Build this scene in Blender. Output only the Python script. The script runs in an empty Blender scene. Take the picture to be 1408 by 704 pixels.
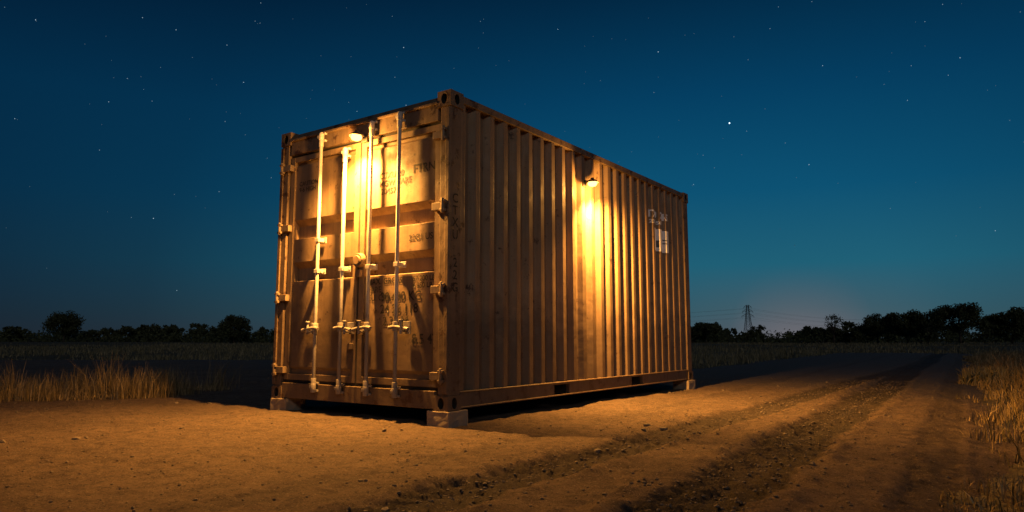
import bpy, bmesh, math, random
import numpy as np
from mathutils import Vector, Matrix
random.seed(4); rng=np.random.default_rng(7)
scene=bpy.context.scene
scene.view_settings.view_transform='Standard'
scene.view_settings.look='None'
scene.view_settings.exposure=0
rad=math.radians
H0=0.77

# ------------------------------------------------------------------ materials
def newmat(name):
    m=bpy.data.materials.new(name); m.use_nodes=True
    nt=m.node_tree; nt.nodes.clear()
    out=nt.nodes.new('ShaderNodeOutputMaterial'); b=nt.nodes.new('ShaderNodeBsdfPrincipled')
    nt.links.new(b.outputs[0],out.inputs[0])
    return m,nt,b
def N(nt,t,**k):
    n=nt.nodes.new(t)
    for a,v in k.items(): setattr(n,a,v)
    return n
def noise(nt,scale,detail=4,rough=.55,mapscale=None,coord='Object'):
    tc=N(nt,'ShaderNodeTexCoord'); mp=N(nt,'ShaderNodeMapping')
    if mapscale: mp.inputs['Scale'].default_value=mapscale
    nt.links.new(tc.outputs[coord],mp.inputs[0])
    n=N(nt,'ShaderNodeTexNoise'); n.inputs['Scale'].default_value=scale
    n.inputs['Detail'].default_value=detail; n.inputs['Roughness'].default_value=rough
    nt.links.new(mp.outputs[0],n.inputs['Vector'])
    return n.outputs[0]
def ramp(nt,fac,stops):
    r=N(nt,'ShaderNodeValToRGB'); e=r.color_ramp.elements
    while len(e)<len(stops): e.new(.5)
    for i,(p,c) in enumerate(stops):
        e[i].position=p; e[i].color=(c[0],c[1],c[2],1) if hasattr(c,'__len__') else (c,c,c,1)
    nt.links.new(fac,r.inputs[0]); return r.outputs[0]
def mixc(nt,fac,a,b,blend='MIX'):
    m=N(nt,'ShaderNodeMix',data_type='RGBA',blend_type=blend)
    for s,v in ((m.inputs[0],fac),(m.inputs[6],a),(m.inputs[7],b)):
        if hasattr(v,'is_linked'): nt.links.new(v,s)
        elif hasattr(v,'__len__'): s.default_value=(v[0],v[1],v[2],1)
        else: s.default_value=v
    return m.outputs[2]
def bump(nt,b,items):
    prev=None
    for h,st,dist in items:
        bn=N(nt,'ShaderNodeBump'); bn.inputs['Strength'].default_value=st; bn.inputs['Distance'].default_value=dist
        nt.links.new(h,bn.inputs['Height'])
        if prev: nt.links.new(prev,bn.inputs['Normal'])
        prev=bn.outputs[0]
    nt.links.new(prev,b.inputs['Normal'])

def paint_mat(name,c1,c2,rust=(.06,.030,.018),rustamt=.63,rough=.60):
    m,nt,b=newmat(name)
    base=mixc(nt,ramp(nt,noise(nt,1.3,6,.6),[(.35,0),(.68,1)]),c1,c2)
    streak=ramp(nt,noise(nt,5,6,.65,(3,3,.15)),[(.42,0),(.66,1)])
    base=mixc(nt,N_mul(nt,streak,.5),base,tuple(x*.4 for x in c1))
    tc=N(nt,'ShaderNodeTexCoord'); sx=N(nt,'ShaderNodeSeparateXYZ'); nt.links.new(tc.outputs['Object'],sx.inputs[0])
    ad=N(nt,'ShaderNodeMath',operation='MULTIPLY_ADD'); nt.links.new(noise(nt,3,6,.7),ad.inputs[0]); ad.inputs[1].default_value=-1.6; nt.links.new(sx.outputs[2],ad.inputs[2])
    gr=ramp(nt,ad.outputs[0],[(0,.65),(.45,0)])
    base=mixc(nt,gr,base,(.065,.045,.032))
    rm=ramp(nt,noise(nt,7,9,.72),[(rustamt-.03,0),(rustamt+.03,1)])
    base=mixc(nt,rm,base,rust)
    sm=ramp(nt,noise(nt,45,4,.7),[(.64,0),(.68,1)])
    base=mixc(nt,N_mul(nt,sm,.8),base,tuple(x*.8 for x in rust))
    nt.links.new(base,b.inputs['Base Color'])
    r=ramp(nt,noise(nt,9,6,.7),[(.3,rough-.14),(.7,rough+.2)])
    nt.links.new(r,b.inputs['Roughness']); b.inputs['Specular IOR Level'].default_value=.45
    bump(nt,b,[(noise(nt,2.2,3),.4,.035),(noise(nt,60,5,.7),.35,.003),(rm,.3,.003)])
    return m
def N_mul(nt,a,v):
    n=N(nt,'ShaderNodeMath',operation='MULTIPLY'); nt.links.new(a,n.inputs[0]); n.inputs[1].default_value=v
    return n.outputs[0]
M_paint=paint_mat('container_paint',(.29,.200,.118),(.205,.142,.085))
M_frame=paint_mat('frame_paint',(.24,.165,.10),(.16,.112,.07),rustamt=.57)
M_bar=paint_mat('lock_bar_steel',(.62,.59,.54),(.46,.43,.39),rustamt=.67,rough=.42)
M_dark,nt,b=newmat('gasket_and_recess_shade'); b.inputs['Base Color'].default_value=(.012,.011,.010,1); b.inputs['Roughness'].default_value=.8  # black door rubber; also painted-in shade for casting holes and underframe
def flat(name,c,r=.6,worn=None,under=(.22,.155,.09)):
    m,nt,b=newmat(name); b.inputs['Roughness'].default_value=r
    if worn:
        nt.links.new(mixc(nt,ramp(nt,noise(nt,30,6,.7),[(worn-.05,0),(worn+.05,1)]),c,under),b.inputs['Base Color'])
    else:
        nt.links.new(mixc(nt,noise(nt,20,5,.6),tuple(x*.7 for x in c),c),b.inputs['Base Color'])
    return m
M_sten=flat('stencil_black',(.018,.014,.012),.7,.60)
M_white=flat('white_marking',(.85,.85,.86),.55,.76)
M_lab=flat('label_print',(.10,.11,.13),.6)
M_lamp=flat('lamp_housing_metal',(.08,.07,.06),.4)
def concrete():
    m,nt,b=newmat('concrete'); nt.links.new(mixc(nt,noise(nt,12,6,.7),(.17,.14,.10),(.32,.26,.20)),b.inputs['Base Color'])
    b.inputs['Roughness'].default_value=.9; bump(nt,b,[(noise(nt,50,6,.7),.5,.006)]); return m
M_conc=concrete()
M_bulb=bpy.data.materials.new('lamp_glow'); M_bulb.use_nodes=True
nt=M_bulb.node_tree; nt.nodes.clear(); e=N(nt,'ShaderNodeEmission'); e.inputs[0].default_value=(1,.50,.085,1); e.inputs[1].default_value=8
nt.links.new(e.outputs[0],N(nt,'ShaderNodeOutputMaterial').inputs[0])

# ------------------------------------------------------------------ helpers
def obj(name,me,mat=None,parent=None,bev=None):
    o=bpy.data.objects.new(name,me); scene.collection.objects.link(o)
    if mat: 
        for mm in (mat if isinstance(mat,(list,tuple)) else [mat]): me.materials.append(mm)
    if parent: o.parent=parent
    if bev:
        md=o.modifiers.new('bevel','BEVEL'); md.width=bev; md.segments=2; md.limit_method='ANGLE'; md.angle_limit=rad(25)
    return o
def frombm(name,bm,mat,parent=None,bev=None):
    me=bpy.data.meshes.new(name); bmesh.ops.recalc_face_normals(bm,faces=bm.faces); bm.to_mesh(me); bm.free()
    return obj(name,me,mat,parent,bev)
def box(bm,x0,x1,y0,y1,z0,z1,mi=0):
    v=[bm.verts.new(p) for p in [(x0,y0,z0),(x1,y0,z0),(x1,y1,z0),(x0,y1,z0),(x0,y0,z1),(x1,y0,z1),(x1,y1,z1),(x0,y1,z1)]]
    for q in [(3,2,1,0),(4,5,6,7),(0,1,5,4),(1,2,6,5),(2,3,7,6),(3,0,4,7)]:
        f=bm.faces.new([v[i] for i in q]); f.material_index=mi
def cyl(bm,p0,p1,r0,r1=None,n=12,mi=0,smooth=True):
    r1=r0 if r1 is None else r1
    p0=Vector(p0);p1=Vector(p1);d=(p1-p0).normalized()
    a=d.orthogonal().normalized(); c=d.cross(a)
    A=[bm.verts.new(p0+(a*math.cos(t)+c*math.sin(t))*r0) for t in [2*math.pi*i/n for i in range(n)]]
    B=[bm.verts.new(p1+(a*math.cos(t)+c*math.sin(t))*r1) for t in [2*math.pi*i/n for i in range(n)]]
    for i in range(n):
        f=bm.faces.new([A[i],A[(i+1)%n],B[(i+1)%n],B[i]]); f.smooth=smooth; f.material_index=mi
    f=bm.faces.new(A[::-1]); f.material_index=mi
    f=bm.faces.new(B); f.material_index=mi

def casting(bm,x0,x1,y0,y1,z0,z1,holes):
    C=Vector(((x0+x1)/2,(y0+y1)/2,(z0+z1)/2)); h=Vector(((x1-x0)/2,(y1-y0)/2,(z1-z0)/2))
    for ax in range(3):
        for s in (-1,1):
            key=('-' if s<0 else '+')+'xyz'[ax]
            n=Vector((0,0,0)); n[ax]=s
            u=Vector((0,0,0)); w=Vector((0,0,0)); ui,wi=[i for i in range(3) if i!=ax]
            u[ui]=1; w[wi]=1
            hu,hw=h[ui],h[wi]; c=C+n*h[ax]
            if key not in holes:
                bm.faces.new([bm.verts.new(c+u*a*hu+w*b2*hw) for a,b2 in ((-1,-1),(1,-1),(1,1),(-1,1))]); continue
            K=16; outer=[];inner=[];deep=[]
            ru,rw=(.034,.050)
            for i in range(K):
                t=2*math.pi*(i+.5)/K; cu,su=math.cos(t),math.sin(t); m=max(abs(cu),abs(su))
                outer.append(bm.verts.new(c+u*hu*cu/m+w*hw*su/m))
                ip=c+u*ru*cu+w*rw*su
                inner.append(bm.verts.new(ip)); deep.append(bm.verts.new(ip-n*.05))
            for i in range(K):
                j=(i+1)%K
                bm.faces.new([outer[i],outer[j],inner[j],inner[i]])
                f=bm.faces.new([inner[i],inner[j],deep[j],deep[i]]); f.material_index=1
            f=bm.faces.new(deep); f.material_index=1  # hole interior coloured near black, shade put into the colour
            for a,b2 in ((-1,-1),(1,-1),(1,1),(-1,1)):
                cv=c+u*a*hu+w*b2*hw
                near=sorted(outer,key=lambda v:(v.co-cv).length)[:2]
                try: bm.faces.new([bm.verts.new(cv),near[0],near[1]])
                except Exception: pass

# ------------------------------------------------------------------ container
ANG=rad(54.5); NX,NY=-.57,6.255
L,W,T,B0=5.86,2.52,3.08,.125
cont=bpy.data.objects.new('shipping_container',None); scene.collection.objects.link(cont)
cont.location=(NX,NY,0); cont.rotation_euler=(0,0,ANG)
CM=Matrix.Translation((NX,NY,0))@Matrix.Rotation(ANG,4,'Z')
bm=bmesh.new()
cs=.18
for x0,x1,kx in ((-.006,cs,'-x'),(L-cs,L+.006,'+x')):
    for y0,y1,ky in ((-.006,cs-.02,'-y'),(W-cs+.02,W+.006,'+y')):
        for z0,z1,kz in ((B0,B0+.13,'-z'),(T-.15,T,'+z')):
            casting(bm,x0,x1,y0,y1,z0,z1,{kx,ky,kz})
for x0,x1 in ((.006,.17),(L-.17,L-.006)):
    for y0,y1 in ((.006,.125),(W-.125,W-.006)):
        box(bm,x0,x1,y0,y1,B0+.13,T-.15)
for y0,y1 in ((.004,.05),(W-.05,W-.004)):
    box(bm,-.012,.006,y0,y1,B0+.15,T-.17)
for y0,y1 in ((.006,.07),(W-.07,W-.006)):
    box(bm,cs,L-cs,y0,y1,T-.085,T-.012)
box(bm,.01,.12,cs-.02,W-cs+.02,T-.27,T-.10)
box(bm,.04,.12,cs-.02,W-cs+.02,T-.10,T-.03)
box(bm,.002,.14,cs-.02,W-cs+.02,B0+.01,B0+.17)
box(bm,-.012,.04,cs-.02,W-cs+.02,T-.115,T-.09)
box(bm,L-.10,L-.01,cs-.02,W-cs+.02,T-.13,T-.02)
box(bm,L-.12,L-.01,cs-.02,W-cs+.02,B0+.01,B0+.16)
zb0,zb1=B0+.015,B0+.165
for y0,y1 in ((.012,.06),(W-.06,W-.012)):
    xs=[cs,1.80,2.12,3.72,4.06,L-cs]
    for i in (0,2,4): box(bm,xs[i],xs[i+1],y0,y1,zb0,zb1)
    for a,b2 in ((1.80,2.12),(3.72,4.06)):
        box(bm,a,b2,y0,y1,zb1-.03,zb1); box(bm,a,b2,y0,y1,zb0,zb0+.015)
    ya,yb=(y0-.01,y0) if y0<1 else (y1,y1+.01)
    box(bm,cs,L-cs,ya,yb,zb1-.014,zb1-.002)
    box(bm,cs,L-cs,ya,yb,zb0-.004,zb0+.012)
frombm('frame',bm,[M_frame,M_dark],cont,.005)
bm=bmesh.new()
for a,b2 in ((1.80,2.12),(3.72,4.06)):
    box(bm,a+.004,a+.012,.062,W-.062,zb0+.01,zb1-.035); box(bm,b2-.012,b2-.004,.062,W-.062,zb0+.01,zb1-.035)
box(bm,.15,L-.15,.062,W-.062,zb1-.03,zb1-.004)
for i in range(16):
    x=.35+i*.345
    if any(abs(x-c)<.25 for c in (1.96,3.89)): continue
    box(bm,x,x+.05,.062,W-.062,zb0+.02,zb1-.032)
frombm('underframe',bm,M_dark,cont)  # pocket and underside shade put into the near-black colour
def prof(period,n,start,d0,d1,fl=.085):
    pts=[]; sl=(period-2*fl)/2
    for i in range(n):
        x=start+i*period
        pts+= [(x,d0),(x+fl,d0),(x+fl+sl,d1),(x+2*fl+sl,d1)]
    pts.append((start+n*period,d0)); return pts
n=24; per=(L-.34)/n
sideprof=prof(per,n,.17,.020,.076,.072)
def wall_side(name,pts,mapf,z0,z1):
    bm=bmesh.new()
    lo=[bm.verts.new(mapf(a,d,z0)) for a,d in pts]; hi=[bm.verts.new(mapf(a,d,z1)) for a,d in pts]
    for i in range(len(pts)-1): bm.faces.new([lo[i],lo[i+1],hi[i+1],hi[i]])
    bmesh.ops.recalc_face_normals(bm,faces=bm.faces)
    me=bpy.data.meshes.new(name); bm.to_mesh(me); bm.free()
    o=obj(name,me,M_paint,cont)
    md=o.modifiers.new('bevel','BEVEL'); md.width=.007; md.segments=2; md.limit_method='ANGLE'; md.angle_limit=rad(20)
    return o
wall_side('side_wall_1',sideprof,lambda a,d,z:(a,d,z),B0+.15,T-.07)
wall_side('side_wall_2',sideprof,lambda a,d,z:(a,W-d,z),B0+.15,T-.07)
wall_side('end_wall',prof((W-.25)/8,8,.125,.03,.075),lambda a,d,z:(L-d,a,z),B0+.15,T-.12)
bm=bmesh.new(); pts=prof((L-.24)/26,26,.12,0.02,.04)
A=[bm.verts.new((a,.05,T-.02-d)) for a,d in pts]; Bv=[bm.verts.new((a,W-.05,T-.02-d)) for a,d in pts]
for i in range(len(pts)-1): bm.faces.new([A[i],A[i+1],Bv[i+1],Bv[i]])
frombm('roof',bm,M_paint,cont)
# doors
ymid=1.235; dz0,dz1=B0+.19,T-.285
def leaf(name,y0,y1):
    bm=bmesh.new()
    xo,xi=.056,.122
    P=[(dz0+.05,xo+.02),(dz0+.12,xo+.02),(dz0+.15,xo),(1.385,xo),(1.40,xi),(1.535,xi),(1.60,xo),(1.855,xo),(1.87,xi),(2.005,xi),(2.07,xo),(dz1-.12,xo),(dz1-.10,xo+.02),(dz1-.03,xo+.02)]
    ya,yb=y0+.075,y1-.075
    lo=[bm.verts.new((x,ya,z)) for z,x in P]; hi=[bm.verts.new((x,yb,z)) for z,x in P]
    for i in range(len(P)-1): bm.faces.new([lo[i],lo[i+1],hi[i+1],hi[i]])
    for a,b2 in ((y0+.012,y0+.08),(y1-.08,y1-.012)): box(bm,.032,.125,a,b2,dz0+.012,dz1-.012)
    for a,b2 in ((dz0+.012,dz0+.075),(dz1-.07,dz1-.012)): box(bm,.034,.124,y0+.08,y1-.08,a,b2)
    box(bm,.127,.131,y0+.012,y1-.012,dz0,dz1)
    frombm(name,bm,M_paint,cont,.004)
leaf('door_leaf_1',.13,ymid); leaf('door_leaf_2',ymid+.004,W-.13)
bm=bmesh.new()
for a,b2 in ((.126,.141),(ymid-.011,ymid+.015),(W-.142,W-.127)): box(bm,.045,.115,a,b2,dz0-.01,dz1+.01)
box(bm,.047,.113,.141,W-.142,dz0-.012,dz0+.012); box(bm,.047,.113,.141,W-.142,dz1-.012,dz1+.012)
frombm('door_gasket',bm,M_dark,cont)
bars=[(.63,2.975),(1.02,2.955),(1.41,2.74),(1.80,2.97)]
bm=bmesh.new()
for y,zt in bars:
    cyl(bm,(-.028,y,.215),(-.028,y,zt),.0195,n=14)
    for zc,s in ((zt-.05,1),(.27,-1)):
        cyl(bm,(-.028,y,zc-.035),(-.028,y,zc+.035),.030,n=12)
        box(bm,-.02,.012,y-.045,y+.045,zc-.05,zc-.028); box(bm,-.02,.012,y-.045,y+.045,zc+.028,zc+.05)
        box(bm,-.055,-.02,y-.012,y+.035,zc-.015,zc+.015)
    cyl(bm,(-.028,y,zt-.16),(-.028,y,zt-.08),.026,n=12)
    cyl(bm,(-.028,y,.215),(-.028,y,.36),.027,n=12)
    for zc in ((1.47,1.80) if y==1.80 else (1.47,)):
        box(bm,-.05,.04,y-.028,y+.028,zc-.02,zc+.02)
        box(bm,.030,.038,y-.06,y+.06,zc-.03,zc+.03)
        cyl(bm,(.032,y-.045,zc),(.024,y-.045,zc),.009,n=6); cyl(bm,(.032,y+.045,zc),(.024,y+.045,zc),.009,n=6)
frombm('lock_bars',bm,M_bar,cont,.003)
bm=bmesh.new()
for k,(y,zt) in enumerate(bars):
    zc=.88; sgn=(-1,1,-1,1)[k]
    cyl(bm,(-.028,y,zc-.045),(-.028,y,zc+.045),.032,n=12)
    cyl(bm,(-.05,y,zc),(-.055,y+sgn*.13,zc-.015),.015,.014,n=8)
    cyl(bm,(-.055,y+sgn*.13,zc-.015),(-.05,y+sgn*.18,zc-.03),.014,.022,n=8)
    cyl(bm,(-.05,y,zc),(-.05,y-sgn*.07,zc-.012),.015,.019,n=8)
    box(bm,-.02,.036,y+sgn*.09-.022,y+sgn*.09+.022,zc-.055,zc-.03)
    box(bm,-.06,-.02,y+sgn*.09-.018,y+sgn*.09+.018,zc-.05,zc-.038)
    cyl(bm,(-.055,y+sgn*.09,zc+.05),(-.055,y+sgn*.09,zc-.07),.012,n=8)
    cyl(bm,(-.055,y+sgn*.09,zc+.05),(-.055,y+sgn*.09,zc+.066),.022,n=8)
    box(bm,.026,.033,y+sgn*.09-.05,y+sgn*.09+.05,zc-.07,zc+.05)
frombm('door_handles',bm,M_bar,cont,.003)
bm=bmesh.new()
cyl(bm,(.036,1.20,1.55),(-.02,1.20,1.55),.075,.068,n=24); cyl(bm,(-.02,1.20,1.55),(-.035,1.20,1.55),.05,.045,n=20)
box(bm,-.03,.03,1.13,1.165,1.53,1.56)
box(bm,-.02,.02,1.155,1.215,1.38,1.45)
box(bm,.015,.03,1.10,1.16,.80,.93); box(bm,.0,.03,1.27,1.33,.66,.72)
frombm('lock_box',bm,M_paint,cont,.004)
bm=bmesh.new()
for z in (.43,1.21,1.98,2.66):
    for side in (0,1):
        f=(lambda y:y) if side==0 else (lambda y:W-y)
        def bx(x0,x1,y0,y1,z0,z1):
            a,c=sorted((f(y0),f(y1))); box(bm,x0,x1,a,c,z0,z1)
        bx(-.024,.030,.055,.20,z-.035,z+.035)
        bx(-.045,-.0125,.03,.09,z-.055,z-.03); bx(-.045,-.0125,.03,.09,z+.03,z+.055)
        cyl(bm,(-.032,f(.06),z-.07),(-.032,f(.06),z+.07),.016,n=10)
M_hinge=paint_mat('hinge_paint',(.34,.25,.16),(.22,.165,.11))
frombm('door_hinges',bm,M_hinge,cont,.004)
def textmesh(name,s,size,mat,conform=None,M=None,align='LEFT',spacing=1,off=.016):
    c=bpy.data.curves.new(name,'FONT'); c.body=s; c.size=size; c.align_x=align; c.space_character=spacing; c.space_line=.95
    c.offset=size*off
    o=bpy.data.objects.new('tmp',c); scene.collection.objects.link(o)
    dg=bpy.context.evaluated_depsgraph_get(); me=bpy.data.meshes.new_from_object(o.evaluated_get(dg))
    bpy.data.objects.remove(o)
    me.transform(M)
    if conform:
        bm=bmesh.new(); bm.from_mesh(me); bmesh.ops.triangulate(bm,faces=bm.faces)
        for a,d in sideprof:
            bmesh.ops.bisect_plane(bm,geom=bm.verts[:]+bm.edges[:]+bm.faces[:],plane_co=(a,0,0),plane_no=(1,0,0))
        for v in bm.verts: v.co.y=np.interp(v.co.x,[p[0] for p in sideprof],[p[1] for p in sideprof])-.004
        bm.to_mesh(me); bm.free()
    me.materials.clear()
    return obj(name,me,mat,cont)
DM=lambda y,z,x=.053: Matrix.Translation((x,y,z))@Matrix(((0,0,-1,0),(-1,0,0,0),(0,1,0,0),(0,0,0,1)))
SM=lambda x,z,y=.0: Matrix.Translation((x,y,z))@Matrix(((1,0,0,0),(0,0,-1,0),(0,1,0,0),(0,0,0,1)))
textmesh('door_stencil_1','FTRNU',.12,M_sten,M=DM(.52,2.36))
textmesh('door_stencil_2','CTXU 20\nMGW TARE\n 204571',.085,M_sten,M=DM(.98,2.36))
textmesh('door_stencil_3','22G1 US',.085,M_sten,M=DM(.56,1.70))
textmesh('door_stencil_4','MAX. GROSS\nTARE\nCU. CAP.',.085,M_sten,M=DM(1.12,1.30))
textmesh('door_stencil_5','30.480 KG\n24 26 118\n 2.34 M',.125,M_sten,M=DM(.93,1.13))
textmesh('door_stencil_6','8.5 4T',.13,M_sten,M=DM(.50,.72))
textmesh('door_stencil_7','67 200 LB\n4 850 LB',.07,M_sten,M=DM(.50,1.31))
textmesh('door_stencil_8','CAUTION\n9-6 HIGH',.07,M_sten,M=DM(2.25,2.45))
def vert_text(s,x,z,size):
    return textmesh('post_stencil','\n'.join(s),size,M_sten,M=SM(x,z,.0035),align='CENTER')
vert_text('CTXU',.085,2.02,.12); vert_text('22G',.09,1.42,.12)
textmesh('container_code','CTXU 204571',.14,M_white,True,SM(4.36,2.53),off=.035)
textmesh('container_code_2','22G1  4501',.07,M_white,True,SM(4.50,2.44),off=.035)
def confplate(name,x0,x1,z0,z1,mat,off):
    bm=bmesh.new(); xs=sorted({x0,x1}|{a for a,d in sideprof if x0<a<x1})
    px=[p[0] for p in sideprof]; py=[p[1] for p in sideprof]
    lo=[bm.verts.new((x,np.interp(x,px,py)-off,z0)) for x in xs]; hi=[bm.verts.new((x,np.interp(x,px,py)-off,z1)) for x in xs]
    for i in range(len(xs)-1): bm.faces.new([lo[i],lo[i+1],hi[i+1],hi[i]])
    frombm(name,bm,mat,cont)
confplate('info_label',4.58,5.10,2.04,2.37,M_white,.004)
for i,(a,b2,c,d) in enumerate([(4.64,4.76,2.10,2.20),(4.84,5.03,2.22,2.235),(4.84,5.03,2.17,2.185),(4.84,4.96,2.29,2.305)]):
    confplate('label_print_%d'%i,a,b2,c,d,M_lab,.007)

for i,(x,y,s) in enumerate([(.03,.03,1),(.03,W-.2,1),(L-.2,.03,1),(L-.2,W-.2,1)]):
    bm=bmesh.new(); box(bm,x-.05,x+.22,y-.06,y+.20,-.04,B0-.002)
    bmesh.ops.subdivide_edges(bm,edges=bm.edges,cuts=3,use_grid_fill=True)
    for v in bm.verts: v.co+=Vector([random.uniform(-.004,.004) for _ in range(3)])
    bmesh.ops.transform(bm,matrix=CM,verts=bm.verts)
    frombm('concrete_block' if i==0 else 'concrete_block.%03d'%i,bm,M_conc,None,.006)

# ------------------------------------------------------------------ lamps
def lamp(name,base,out,pw_spot,pw_pt,aim,soft):
    E=bpy.data.objects.new(name,None); scene.collection.objects.link(E)
    z=Vector((0,0,1)); o=Vector(out); s=z.cross(o)
    M=Matrix(((o.x,s.x,z.x,base[0]),(o.y,s.y,z.y,base[1]),(o.z,s.z,z.z,base[2]),(0,0,0,1)))
    E.matrix_world=CM@M
    bm=bmesh.new()
    box(bm,0,.018,-.04,.04,-.02,.07)
    cyl(bm,(.018,0,.045),(.10,0,.045),.012,n=10)
    K=20; rings=[(.0,.062),(.028,.060),(.048,.052),(.066,.038),(.074,.022)]
    prev=None
    for r,zz in rings:
        ring=[bm.verts.new((.12+r*math.cos(2*math.pi*i/K),r*math.sin(2*math.pi*i/K),zz)) for i in range(K)] if r>0 else [bm.verts.new((.12,0,zz))]*K
        if prev:
            for i in range(K):
                j=(i+1)%K
                vs=[prev[i],prev[j],ring[j],ring[i]] if prev[0]!=prev[1] else [prev[0],ring[j],ring[i]]
                f=bm.faces.new(vs); f.smooth=True
        prev=ring
    cyl(bm,(.12,0,.058),(.12,0,.08),.02,n=12)
    h=frombm('hood',bm,M_lamp,E)
    md=h.modifiers.new('s','SOLIDIFY'); md.thickness=.004
    bm=bmesh.new(); bmesh.ops.create_uvsphere(bm,u_segments=20,v_segments=12,radius=.056)
    for f in bm.faces: f.smooth=True
    for v in bm.verts: v.co.z*=.66; v.co+=Vector((.12,0,.008))
    frombm('bulb',bm,M_bulb,E)
    def L_(nm,typ,pw,loc,size):
        l=bpy.data.lights.new(name+'_'+nm,typ); l.energy=pw; l.color=(1,.43,.078); l.shadow_soft_size=size
        lo=bpy.data.objects.new(nm,l); scene.collection.objects.link(lo); lo.parent=E; lo.location=loc; return lo,l
    lo,l=L_('floodlight','SPOT',pw_spot,(.15,0,-.06),soft); l.spot_size=rad(156); l.spot_blend=1
    lo.rotation_euler=Vector(aim).to_track_quat('-Z','Y').to_euler()
    lo,l=L_('spill','POINT',pw_pt,(.19,0,-.055),soft)
lamp('wall_lamp',(.01,1.155,2.78),(-1,0,0),1750,60,(.28,0,-1),.035)
lamp('wall_lamp.001',(2.52,.022,2.62),(0,-1,0),2000,55,(.50,.40,-1),.022)

# ------------------------------------------------------------------ ground
def vnoise(x,y,scale,seed=0):
    r=np.random.default_rng(seed); G=r.random((256,256))
    x=x/scale+37.3; y=y/scale+11.7
    xi=np.floor(x).astype(int); yi=np.floor(y).astype(int); fx=x-xi; fy=y-yi
    fx=fx*fx*(3-2*fx); fy=fy*fy*(3-2*fy)
    g=lambda a,b2:G[a%256,b2%256]
    return (g(xi,yi)*(1-fx)+g(xi+1,yi)*fx)*(1-fy)+(g(xi,yi+1)*(1-fx)+g(xi+1,yi+1)*fx)*fy-.5
D=(.545,.839)
def to_road(X,Y): dx=X-NX; dy=Y-NY; return dx*D[0]+dy*D[1], dx*D[1]-dy*D[0]
def from_road(a,c): return NX+a*D[0]+c*D[1], NY+a*D[1]-c*D[0]
def inside(X,Y):
    a,c=to_road(X,Y); nz=vnoise(X,Y,1.6,3)*.9+vnoise(X,Y,.45,4)*.35
    sr=4.15-c
    A=np.minimum(26-Y,np.minimum(sr,np.maximum(.5-X,11-Y)))
    Bq=np.minimum(np.minimum(sr,c+2.3),38-Y)
    return np.maximum(A,Bq)+nz*.8
def mesh_np(name,V,F,mat,smooth=True,attr=None):
    me=bpy.data.meshes.new(name)
    me.vertices.add(len(V)); me.vertices.foreach_set('co',V.astype(np.float32).ravel())
    k=F.shape[1]; me.loops.add(F.size); me.loops.foreach_set('vertex_index',F.astype(np.int32).ravel())
    me.polygons.add(len(F)); me.polygons.foreach_set('loop_start',np.arange(0,F.size,k,dtype=np.int32))
    me.polygons.foreach_set('use_smooth',np.full(len(F),smooth))
    me.update(calc_edges=True); me.validate()
    if attr is not None:
        for nm,vals in attr.items():
            a=me.attributes.new(nm,'FLOAT','POINT'); a.data.foreach_set('value',vals.astype(np.float32))
    return obj(name,me,mat)
def geo(a0,a1,step,g):
    out=[a0]; s=step
    while out[-1]<a1: out.append(out[-1]+s); s*=g
    return np.array(out)
al=np.concatenate([-5-geo(0,14,.05,1.12)[::-1][:-1],np.arange(-5,7,.025),7+geo(0.03,45,.035,1.035)])
ac=np.concatenate([-7-geo(0,50,.05,1.06)[::-1][:-1],np.arange(-7,5.2,.025)])
Aa,Cc=np.meshgrid(al,ac,indexing='ij'); X,Y=from_road(Aa,Cc)
S=inside(X,Y)
near=np.clip(1-(np.hypot(X,Y)-14)/12,0,1)
h=vnoise(X,Y,2.6,11)*.030+vnoise(X,Y,.7,12)*.020+near*(vnoise(X,Y,.27,13)*.017+vnoise(X,Y,.12,14)*.014+vnoise(X,Y,.06,15)*.012)
track=np.zeros_like(X)
def wobf(a): return vnoise(a,a*0,4,21)*.14+vnoise(a,a*0,1.3,22)*.04
wob=wobf(Aa)
def base_c(cc,a):
    return cc+(.045*np.clip(a+2,0,20) if cc<2 and cc>1.4 else 0*a)
for cc,hw,dep,big in ((2.72,.25,.032,1.0),(1.66,.20,.024,.9),(3.62,.14,.010,.35),(.9,.10,.006,.25)):
    dc=Cc-base_c(cc,Aa)-wob
    edge_n=(vnoise(X,Y,.12,36)+vnoise(X,Y,.3,37))*.25
    t=np.abs(dc)/hw+edge_n
    m=np.clip((1.15-t)*3.2,0,1); m=m*m*(3-2*m)
    patch=np.clip(.95+vnoise(X,Y,.8,31)*.5,0,1)
    lug=np.tanh(3*np.sin((Aa+np.abs(dc)*.9)*2*math.pi/.11))*np.where(np.abs(dc)<.03,0,1)
    h+= -dep*m*patch + .010*lug*m*near*patch*big + dep*.8*np.exp(-((t-1.4)/.22)**2)*(.6+vnoise(X,Y,.15,33)*1.4)
    h+= m*near*(vnoise(X,Y,.05,34)+vnoise(X,Y,.09,35))*.024*big
    track=np.maximum(track,m*patch*big)
h-=vnoise(NX*np.ones(1),NY*np.ones(1),2.6,11)[0]*.030
e=np.clip(S/.7,0,1); Z=h-.012-(1-e)*.09
idx=np.arange(X.size).reshape(X.shape)
F=np.stack([idx[:-1,:-1],idx[1:,:-1],idx[1:,1:],idx[:-1,1:]],-1).reshape(-1,4)[:,::-1]
keep=(S.ravel()[F].max(1)>-.25)
F=F[keep]; used=np.unique(F); remap=np.full(X.size,-1); remap[used]=np.arange(len(used))
V=np.stack([X.ravel(),Y.ravel(),Z.ravel()],1)[used]; F=remap[F]
paved=np.clip((Aa-5+vnoise(X,Y,2,38)*4+vnoise(X,Y,.5,39)*1.5)/6,0,1)   # loose grey stone surface farther along the road
M_dirt,nt,b=newmat('dirt')
c=mixc(nt,ramp(nt,noise(nt,.9,8,.65),[(.3,0),(.7,1)]),(.125,.088,.064),(.235,.165,.115))
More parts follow.
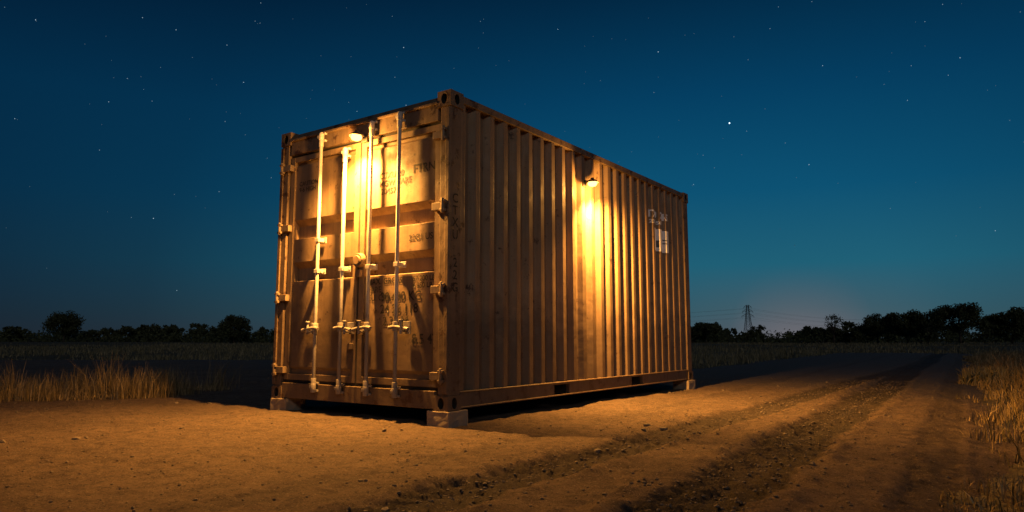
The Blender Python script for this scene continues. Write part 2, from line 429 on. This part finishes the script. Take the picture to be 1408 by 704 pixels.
c=mixc(nt,ramp(nt,noise(nt,9,8,.75),[(.42,0),(.70,1)]),c,(.07,.052,.041))
ap=N(nt,'ShaderNodeAttribute',attribute_name='stone')
c=mixc(nt,N_mul(nt,ap.outputs['Fac'],.8),c,(.105,.105,.105))
c=mixc(nt,ramp(nt,noise(nt,80,3,.7),[(.58,0),(.66,1)]),c,(.33,.26,.19))
c=mixc(nt,ramp(nt,noise(nt,55,4,.7),[(.57,0),(.65,1)]),c,(.035,.028,.024))
at=N(nt,'ShaderNodeAttribute',attribute_name='track')
c=mixc(nt,N_mul(nt,at.outputs['Fac'],.85),c,(.040,.036,.034))
nt.links.new(c,b.inputs['Base Color']); b.inputs['Roughness'].default_value=.95; b.inputs['Specular IOR Level'].default_value=.25
bump(nt,b,[(noise(nt,28,7,.8),1.0,.045),(noise(nt,130,4,.75),.9,.012)])
mesh_np('dirt_road',V,F,M_dirt,True,{'track':track.ravel()[used],'stone':paved.ravel()[used]})

M_field,nt,b=newmat('field_soil')
c=mixc(nt,ramp(nt,noise(nt,.12,8,.7),[(.35,0),(.65,1)]),(.09,.08,.05),(.18,.15,.09))
c=mixc(nt,ramp(nt,noise(nt,3,6,.7),[(.4,0),(.7,1)]),c,(.06,.05,.035))
nt.links.new(c,b.inputs['Base Color']); b.inputs['Roughness'].default_value=1; b.inputs['Specular IOR Level'].default_value=.1
bump(nt,b,[(noise(nt,2,6,.7),.8,.15)])
g=np.concatenate([-geo(0,3000,1.5,1.08)[::-1][:-1],geo(0,3000,1.5,1.08)])
GX,GY=np.meshgrid(g,g,indexing='ij')
S2=inside(GX,GY)
far=np.clip((np.hypot(GX,GY)-30)/60,0,1)
GZ=-.075+vnoise(GX,GY,25,41)*.7*far+np.where(S2<-2,vnoise(GX,GY,3,42)*.06,0)
GZ=np.where(S2>-3,-.09,GZ)
idx=np.arange(GX.size).reshape(GX.shape)
F=np.stack([idx[:-1,:-1],idx[1:,:-1],idx[1:,1:],idx[:-1,1:]],-1).reshape(-1,4)
mesh_np('ground',np.stack([GX.ravel(),GY.ravel(),GZ.ravel()],1),F,M_field)

# gravel
bm=bmesh.new(); bmesh.ops.create_icosphere(bm,subdivisions=1,radius=1); IV=np.array([v.co[:] for v in bm.verts]); IF=np.array([[v.index for v in f.verts] for f in bm.faces]); bm.free()
def stones(name,P,R,mat):
    n=len(P); k=len(IV)
    J=1+rng.uniform(-.28,.28,(n,k,1)); sc=R[:,None,None]*np.stack([rng.uniform(.7,1.3,n),rng.uniform(.7,1.3,n),rng.uniform(.45,.8,n)],1)[:,None,:]
    th=rng.uniform(0,6.28,n); v=IV[None]*J*sc
    x=v[...,0]*np.cos(th)[:,None]-v[...,1]*np.sin(th)[:,None]; y=v[...,0]*np.sin(th)[:,None]+v[...,1]*np.cos(th)[:,None]
    v=np.stack([x,y,v[...,2]],-1)+P[:,None,:]
    return mesh_np(name,v.reshape(-1,3),(IF[None]+(np.arange(n)*k)[:,None,None]).reshape(-1,3),mat,False)
M_grav,nt,b=newmat('gravel'); nt.links.new(mixc(nt,noise(nt,8,3,.6),(.06,.048,.040),(.20,.16,.12)),b.inputs['Base Color']); b.inputs['Roughness'].default_value=.9
n=24000
a_=-5+15*rng.random(n)**1.3; c_=rng.uniform(-8,4.4,n)
q=rng.random(n)<.45; first=rng.random(n)<.5
cen=np.where(first,2.72,1.66+.045*np.clip(a_+2,0,20))+wobf(a_)
c_[q]=(cen+rng.normal(0,.17,n))[q]
PX,PY=from_road(a_,c_); R=.003+.009*rng.random(n)**3+ (rng.random(n)<.004)*rng.uniform(.012,.026,n)
ia=np.clip(np.searchsorted(al,a_),0,len(al)-1); ic=np.clip(np.searchsorted(ac,c_),0,len(ac)-1)
stones('gravel',np.stack([PX,PY,Z[ia,ic]+R*.25],1),R,M_grav)

# ------------------------------------------------------------------ grass
def grassmat(name,c1,c2,c3):
    m,nt,b=newmat(name)
    at=N(nt,'ShaderNodeAttribute',attribute_name='tint')
    c=ramp(nt,at.outputs['Fac'],[(0,c1),(.5,c2),(1,c3)])
    nt.links.new(c,b.inputs['Base Color']); b.inputs['Roughness'].default_value=.8; b.inputs['Specular IOR Level'].default_value=.2
    return m
M_dry=grassmat('dry_grass',(.08,.07,.03),(.22,.16,.08),(.44,.34,.19))
M_green=grassmat('field_grass',(.09,.085,.045),(.19,.165,.09),(.32,.27,.16))
def grass(name,X,Y,H,Wd,mat,z0=-.07,lean=.35):
    n=len(X); th=rng.uniform(0,6.28,n); ph=rng.uniform(0,6.28,n)
    ln=rng.normal(0,lean,n)*H
    bx,by=np.cos(th)*Wd/2,np.sin(th)*Wd/2
    lx,ly=np.cos(ph)*ln,np.sin(ph)*ln
    z=np.full(n,z0); Ht=H*(1-.35*np.minimum(np.abs(ln/H),1)**2)
    v=np.stack([np.stack([X-bx,Y-by,z],1),np.stack([X+bx,Y+by,z],1),
        np.stack([X-bx*.8+lx*.3,Y-by*.8+ly*.3,z+Ht*.6],1),np.stack([X+bx*.8+lx*.3,Y+by*.8+ly*.3,z+Ht*.6],1),
        np.stack([X-bx*.15+lx,Y-by*.15+ly,z+Ht],1),np.stack([X+bx*.15+lx,Y+by*.15+ly,z+Ht],1)],1)
    q=np.array([[0,1,3,2],[2,3,5,4]])
    F=(q[None]+(np.arange(n)*6)[:,None,None]).reshape(-1,4)
    return mesh_np(name,v.reshape(-1,3),F,mat,False,{'tint':np.repeat(np.clip(rng.normal(.45,.25,n),0,1),6)})
k=120; t=rng.random(k); depth=rng.random(k)
cx=-10.5+t*6.0; cy=7.85+t*1.25+depth*1.9+rng.normal(0,.12,k)
ch=rng.uniform(.14,.38,k)+ (rng.random(k)<.3)*rng.uniform(.10,.22,k)
n=13000
ii=rng.integers(0,k,n); sp=.05+.08*rng.random(k)
gx=cx[ii]+rng.normal(0,1,n)*sp[ii]; gy=cy[ii]+rng.normal(0,1,n)*sp[ii]
hh=ch[ii]*rng.uniform(.35,1.2,n)
qx=rng.uniform(-11,-4.7,9000); qy=7.85+(qx+10.5)*.21+rng.random(9000)*2.0
gx=np.concatenate([gx,qx]); gy=np.concatenate([gy,qy]); hh=np.concatenate([hh,rng.uniform(.03,.13,9000)])
grass('dry_grass_tufts',gx,gy,hh,rng.uniform(.004,.008,len(gx)),M_dry,-.03,.45)
def scatter(n,fx,cond):
    xs=[];ys=[]
    while sum(map(len,xs))<n:
        x,y=fx(n); m=cond(x,y); xs.append(x[m]); ys.append(y[m])
    return np.concatenate(xs)[:n],np.concatenate(ys)[:n]
def rv(n):
    a=-4+38*rng.random(n)**1.7; c=3.7+4.0*rng.random(n)**1.3; return from_road(a,c)
gx,gy=scatter(42000,rv,lambda x,y:(inside(x,y)<.25)&(vnoise(x,y,.5,61)+vnoise(x,y,.2,66)*.5>-.22))
dd=np.hypot(gx,gy); cl=np.clip(vnoise(gx,gy,.8,62)+vnoise(gx,gy,.25,67)*.6+.6,0.15,1.2)
edge=np.clip(.50-inside(gx,gy)*.9,.3,1)
grass('verge_grass',gx,gy,rng.uniform(.06,.48,len(gx))*cl*edge,rng.uniform(.004,.008,len(gx))*(1+dd/14),M_dry,-.09,.5)
def ff(n):
    y=13+110*rng.random(n)**2.2; x=y*rng.uniform(-1.3,1.3,n); return x,y
gx,gy=scatter(100000,ff,lambda x,y:(inside(x,y)<.1)&(vnoise(x,y,2.5,63)+vnoise(x,y,.8,64)*.6>-.18))
dd=np.hypot(gx,gy)
grass('field_grass',gx,gy,rng.uniform(.06,.30,len(gx))*(.35+1.1*(vnoise(gx,gy,4,65)+.5)),rng.uniform(.008,.016,len(gx))*(1+dd/22),M_green,-.10,.4)

# ------------------------------------------------------------------ trees
M_leaf=grassmat('foliage',(.03,.04,.018),(.055,.065,.03),(.10,.11,.05))
M_bark,nt,b=newmat('bark'); nt.links.new(mixc(nt,noise(nt,5,6,.7,(1,1,.2)),(.04,.03,.022),(.11,.085,.06)),b.inputs['Base Color']); b.inputs['Roughness'].default_value=.95
def leaves(bx,by,h,r,n,ls,trunk=.25,clumps=16):
    c=[]
    for _ in range(clumps):
        d=rng.normal(size=3); d/=np.linalg.norm(d); d*=rng.uniform(.2,1)**.6
        c.append([bx+d[0]*r*.85,by+d[1]*r*.85,h*(trunk+(1-trunk)*(.5+.44*d[2]))])
    c=np.array(c); cr=rng.uniform(.28,.46,clumps)*min(r,h*.5)
    i=rng.integers(0,clumps,n); dv=rng.normal(size=(n,3)); dv/=np.linalg.norm(dv,axis=1)[:,None]
    p=c[i]+dv*(cr[i]*rng.uniform(.2,1.12,n))[:,None]*np.array([1,1,.75])
    p[:,2]=np.maximum(p[:,2],.2)
    return p
def leafmesh(P,ls):
    n=len(P); u=rng.normal(size=(n,3)); u/=np.linalg.norm(u,axis=1)[:,None]
    w=np.cross(u,rng.normal(size=(n,3))); w/=np.linalg.norm(w,axis=1)[:,None]
    s=(ls*rng.uniform(.5,1.2,n))[:,None]
    v=np.stack([P-u*s,P-w*s*.6,P+u*s,P+w*s*.6],1)
    return v.reshape(-1,3),np.arange(4*n).reshape(-1,4)
def trunkbm(bm,bx,by,h,r,limbs=5):
    k=max(.06,h*.03)
    p=Vector((bx,by,-.3)); top=Vector((bx+rng.normal(0,.1)*r,by,h*.55))
    cyl(bm,p,top,k,k*.5,n=7)
    for _ in range(limbs):
        a=rng.uniform(0,6.28); s=p.lerp(top,rng.uniform(.5,.98)); e2=Vector((bx+math.cos(a)*r*.65,by+math.sin(a)*r*.65,h*rng.uniform(.55,.9)))
        cyl(bm,s,e2,k*.42,k*.12,n=5)
def tree(name,px,top_y,Yd,r,n=6000,ls=.17,trunk=.15,clumps=24,limbs=7):
    u=(px-704)/955/1.0055; bx,by=u*Yd,Yd; h=(465-top_y)/955*Yd*1.0+H0
    E=bpy.data.objects.new(name,None); scene.collection.objects.link(E)
    bm=bmesh.new(); trunkbm(bm,bx,by,h,r,limbs); o=frombm('trunk',bm,M_bark,E)
    P=leaves(bx,by,h,r,n,ls,trunk,clumps); V,F=leafmesh(P,ls)
    o=mesh_np('crown',V,F,M_leaf,False,{'tint':np.repeat(np.clip(rng.normal(.5,.25,len(P)),0,1),4)}); o.parent=E
def topfn(px):
    return np.interp(px,[-400,0,60,130,200,280,378,940,990,1060,1120,1180,1215,1290,1330,1420,1900],[446,449,452,451,449,450,448,442,447,450,451,446,441,437,434,434,434])
Ps=[]; bm=bmesh.new()
for _ in range(170):
    Yd=rng.uniform(120,170); px=rng.uniform(-420,1850); t=topfn(px)+rng.normal(0,3.2)
    u=(px-704)/955; h=(465-t)/955*Yd+H0; r=rng.uniform(2.0,4.4)
    Ps.append(leaves(u*Yd,Yd,h,r,1100,.2,.05,12)); trunkbm(bm,u*Yd,Yd,h,r,2)
n=40000; yy=rng.uniform(118,160,n); xx=yy*rng.uniform(-1.3,1.3,n); zz=rng.random(n)*(.6+2.0*np.clip(vnoise(xx,yy,7,71)+.45,0,1))
Ps.append(np.stack([xx,yy,zz],1))
P=np.concatenate(Ps); V,F=leafmesh(P,.28)
E=bpy.data.objects.new('distant_tree_line',None); scene.collection.objects.link(E)
o=mesh_np('crowns',V,F,M_leaf,False,{'tint':np.repeat(np.clip(rng.normal(.5,.25,len(P)),0,1),4)}); o.parent=E
frombm('trunks',bm,M_bark,E)
tree('oak_tree',88,427,115,2.8,7500,.17,.2,26)
tree('oak_tree.001',322,432,115,2.5,7000)
tree('oak_tree.002',1320,412,95,3.8,9000)
tree('oak_tree.003',1390,418,95,3.6,9000)
tree('oak_tree.004',1248,427,105,4.4,9000)
tree('oak_tree.005',1206,432,112,2.6)
tree('oak_tree.006',970,441,115,2.9)
tree('sparse_tree',1146,431,112,2.0,700,.13,.35,14,14)

# ------------------------------------------------------------------ lattice tower and wires
M_steel=flat('galvanised_steel',(.12,.13,.14),.6)
tx,ty=.3385*150,150; th=(465-420)/955*150+H0
E=bpy.data.objects.new('transmission_tower',None); scene.collection.objects.link(E)
bm=bmesh.new()
def lw(z): return np.interp(z/th,[0,.6,1],[1.0,.45,.18])
lv=[0,.18,.34,.48,.6,.7,.8,.9,1]
for i in range(len(lv)-1):
    z0,z1=lv[i]*th,lv[i+1]*th; w0,w1=lw(z0),lw(z1)
    c0=[(tx+a*w0,ty+b2*w0,z0) for a,b2 in ((-1,-1),(1,-1),(1,1),(-1,1))]; c1=[(tx+a*w1,ty+b2*w1,z1) for a,b2 in ((-1,-1),(1,-1),(1,1),(-1,1))]
    for k in range(4):
        j=(k+1)%4
        cyl(bm,c0[k],c1[k],.05,n=4); cyl(bm,c0[k],c1[j],.025,n=4); cyl(bm,c0[j],c1[k],.025,n=4); cyl(bm,c1[k],c1[j],.025,n=4)
arms=[]
for z,w in ((.70,1.3),(.83,1.1),(.95,.8)):
    z*=th
    for s in (-1,1):
        tip=Vector((tx+s*w,ty,z)); arms.append(tip)
        ww=lw(z)
        for b2 in (-1,1):
            cyl(bm,(tx+s*ww,ty+b2*ww,z),tip,.035,n=4); cyl(bm,(tx+s*ww,ty+b2*ww,z+.45),tip,.03,n=4)
        cyl(bm,tip,tip-Vector((0,0,.3)),.04,n=5)
frombm('lattice',bm,M_steel,E)
bm=bmesh.new()
for tip in arms:
    for dx,dy in ((70,60),(-90,80)):
        p0=tip-Vector((0,0,.3)); p1=p0+Vector((dx,dy,0)); prev=p0
        for i in range(1,21):
            t=i/20; p=p0.lerp(p1,t); p.z-=2.6*4*t*(1-t)*.6
            cyl(bm,prev,p,.010,n=4); prev=p
frombm('power_lines',bm,M_steel,E)

# ------------------------------------------------------------------ stars
M_star=bpy.data.materials.new('starlight'); M_star.use_nodes=True; nt=M_star.node_tree; nt.nodes.clear()
e=N(nt,'ShaderNodeEmission'); at=N(nt,'ShaderNodeAttribute',attribute_name='mag'); e.inputs[0].default_value=(.6,.85,1,1)
nt.links.new(at.outputs['Fac'],e.inputs[1]); nt.links.new(e.outputs[0],N(nt,'ShaderNodeOutputMaterial').inputs[0]); M_star.cycles.emission_sampling='NONE'
n=2600; d=rng.normal(size=(n,3)); d[:,2]=np.abs(d[:,2])+.2; d/=np.linalg.norm(d,axis=1)[:,None]
ext=[]
cp,sp_=math.cos(rad(6.75)),math.sin(rad(6.75))
for x,y in ((1003,169),(905,71),(211,300),(49,27),(196,24),(555,65),(767,40),(335,113)):
    u,v=(x-704)/955,(352-y)/955; q=np.array([u,cp-v*sp_,sp_+v*cp]); ext.append(q/np.linalg.norm(q))
d=np.concatenate([d,ext]); m=.16+.6*rng.random(n)**4; m=np.concatenate([m,[3.0,.9,.8,.8,.6,.8,.6,.7]])
rr=1.15+.6*np.clip(m,0,1); rr[n]=3.1
O=np.array([[1,0,0],[-1,0,0],[0,1,0],[0,-1,0],[0,0,1],[0,0,-1]]); OF=np.array([[0,2,4],[2,1,4],[1,3,4],[3,0,4],[2,0,5],[1,2,5],[3,1,5],[0,3,5]])
V=(d*2600)[:,None,:]+O[None]*rr[:,None,None]
mesh_np('stars',V.reshape(-1,3),(OF[None]+(np.arange(len(d))*6)[:,None,None]).reshape(-1,3),M_star,False,{'mag':np.repeat(m,6)})

# ------------------------------------------------------------------ world
w=bpy.data.worlds.new('World'); scene.world=w; w.use_nodes=True; nt=w.node_tree; nt.nodes.clear()
tc=N(nt,'ShaderNodeTexCoord'); sx=N(nt,'ShaderNodeSeparateXYZ'); nt.links.new(tc.outputs['Generated'],sx.inputs[0])
def dot(v):
    n=N(nt,'ShaderNodeVectorMath',operation='DOT_PRODUCT'); nt.links.new(tc.outputs['Generated'],n.inputs[0]); n.inputs[1].default_value=v; return n.outputs['Value']
z=sx.outputs[2]
bright=ramp(nt,z,[(0,(.048,.080,.105)),(.035,(.034,.098,.130)),(.10,(.014,.115,.180)),(.20,(.004,.083,.170)),(.33,(.0015,.052,.128)),(.50,(.0005,.018,.05)),(1,(.0003,.006,.02))])
dark=ramp(nt,z,[(0,(.008,.012,.020)),(.06,(.005,.016,.034)),(.18,(.0018,.022,.055)),(.30,(.001,.023,.060)),(.45,(.0006,.009,.028)),(1,(.0003,.004,.014))])
az=dot((math.sin(rad(16)),math.cos(rad(16)),0))
f=ramp(nt,az,[(.50,0),(.72,.22),(.88,.62),(.97,1)])
col=mixc(nt,f,dark,bright)
gl=dot(Vector((math.sin(rad(22.5)),math.cos(rad(22.5)),.012)).normalized()[:])
gf=ramp(nt,gl,[(.985,0),(.996,.25),(1,1)])
gz=ramp(nt,z,[(0,1),(.04,.45),(.10,0)])
mm=N(nt,'ShaderNodeMath',operation='MULTIPLY'); nt.links.new(gf,mm.inputs[0]); nt.links.new(gz,mm.inputs[1])
col=mixc(nt,mm.outputs[0],col,(.15,.145,.165))
bg=N(nt,'ShaderNodeBackground'); nt.links.new(col,bg.inputs[0]); bg.inputs[1].default_value=1
nt.links.new(bg.outputs[0],N(nt,'ShaderNodeOutputWorld').inputs[0])
s=bpy.data.lights.new('fill_sun','SUN'); s.energy=.24; s.angle=rad(8); s.color=(1,.90,.80)  # added weak warm fill from behind the camera, no visible source
so=bpy.data.objects.new('fill_sun',s); scene.collection.objects.link(so)
so.rotation_euler=Vector((-.25,1,-.50)).to_track_quat('-Z','Y').to_euler(); so.location=(0,-20,20)

# ------------------------------------------------------------------ camera
cam=bpy.data.cameras.new('camera'); co=bpy.data.objects.new('camera',cam); scene.collection.objects.link(co)
cam.sensor_width=36; cam.lens=955/1408*36; cam.clip_end=8000; cam.clip_start=.05
co.location=(0,0,H0); co.rotation_euler=(rad(90+6.75),0,0)
scene.camera=co
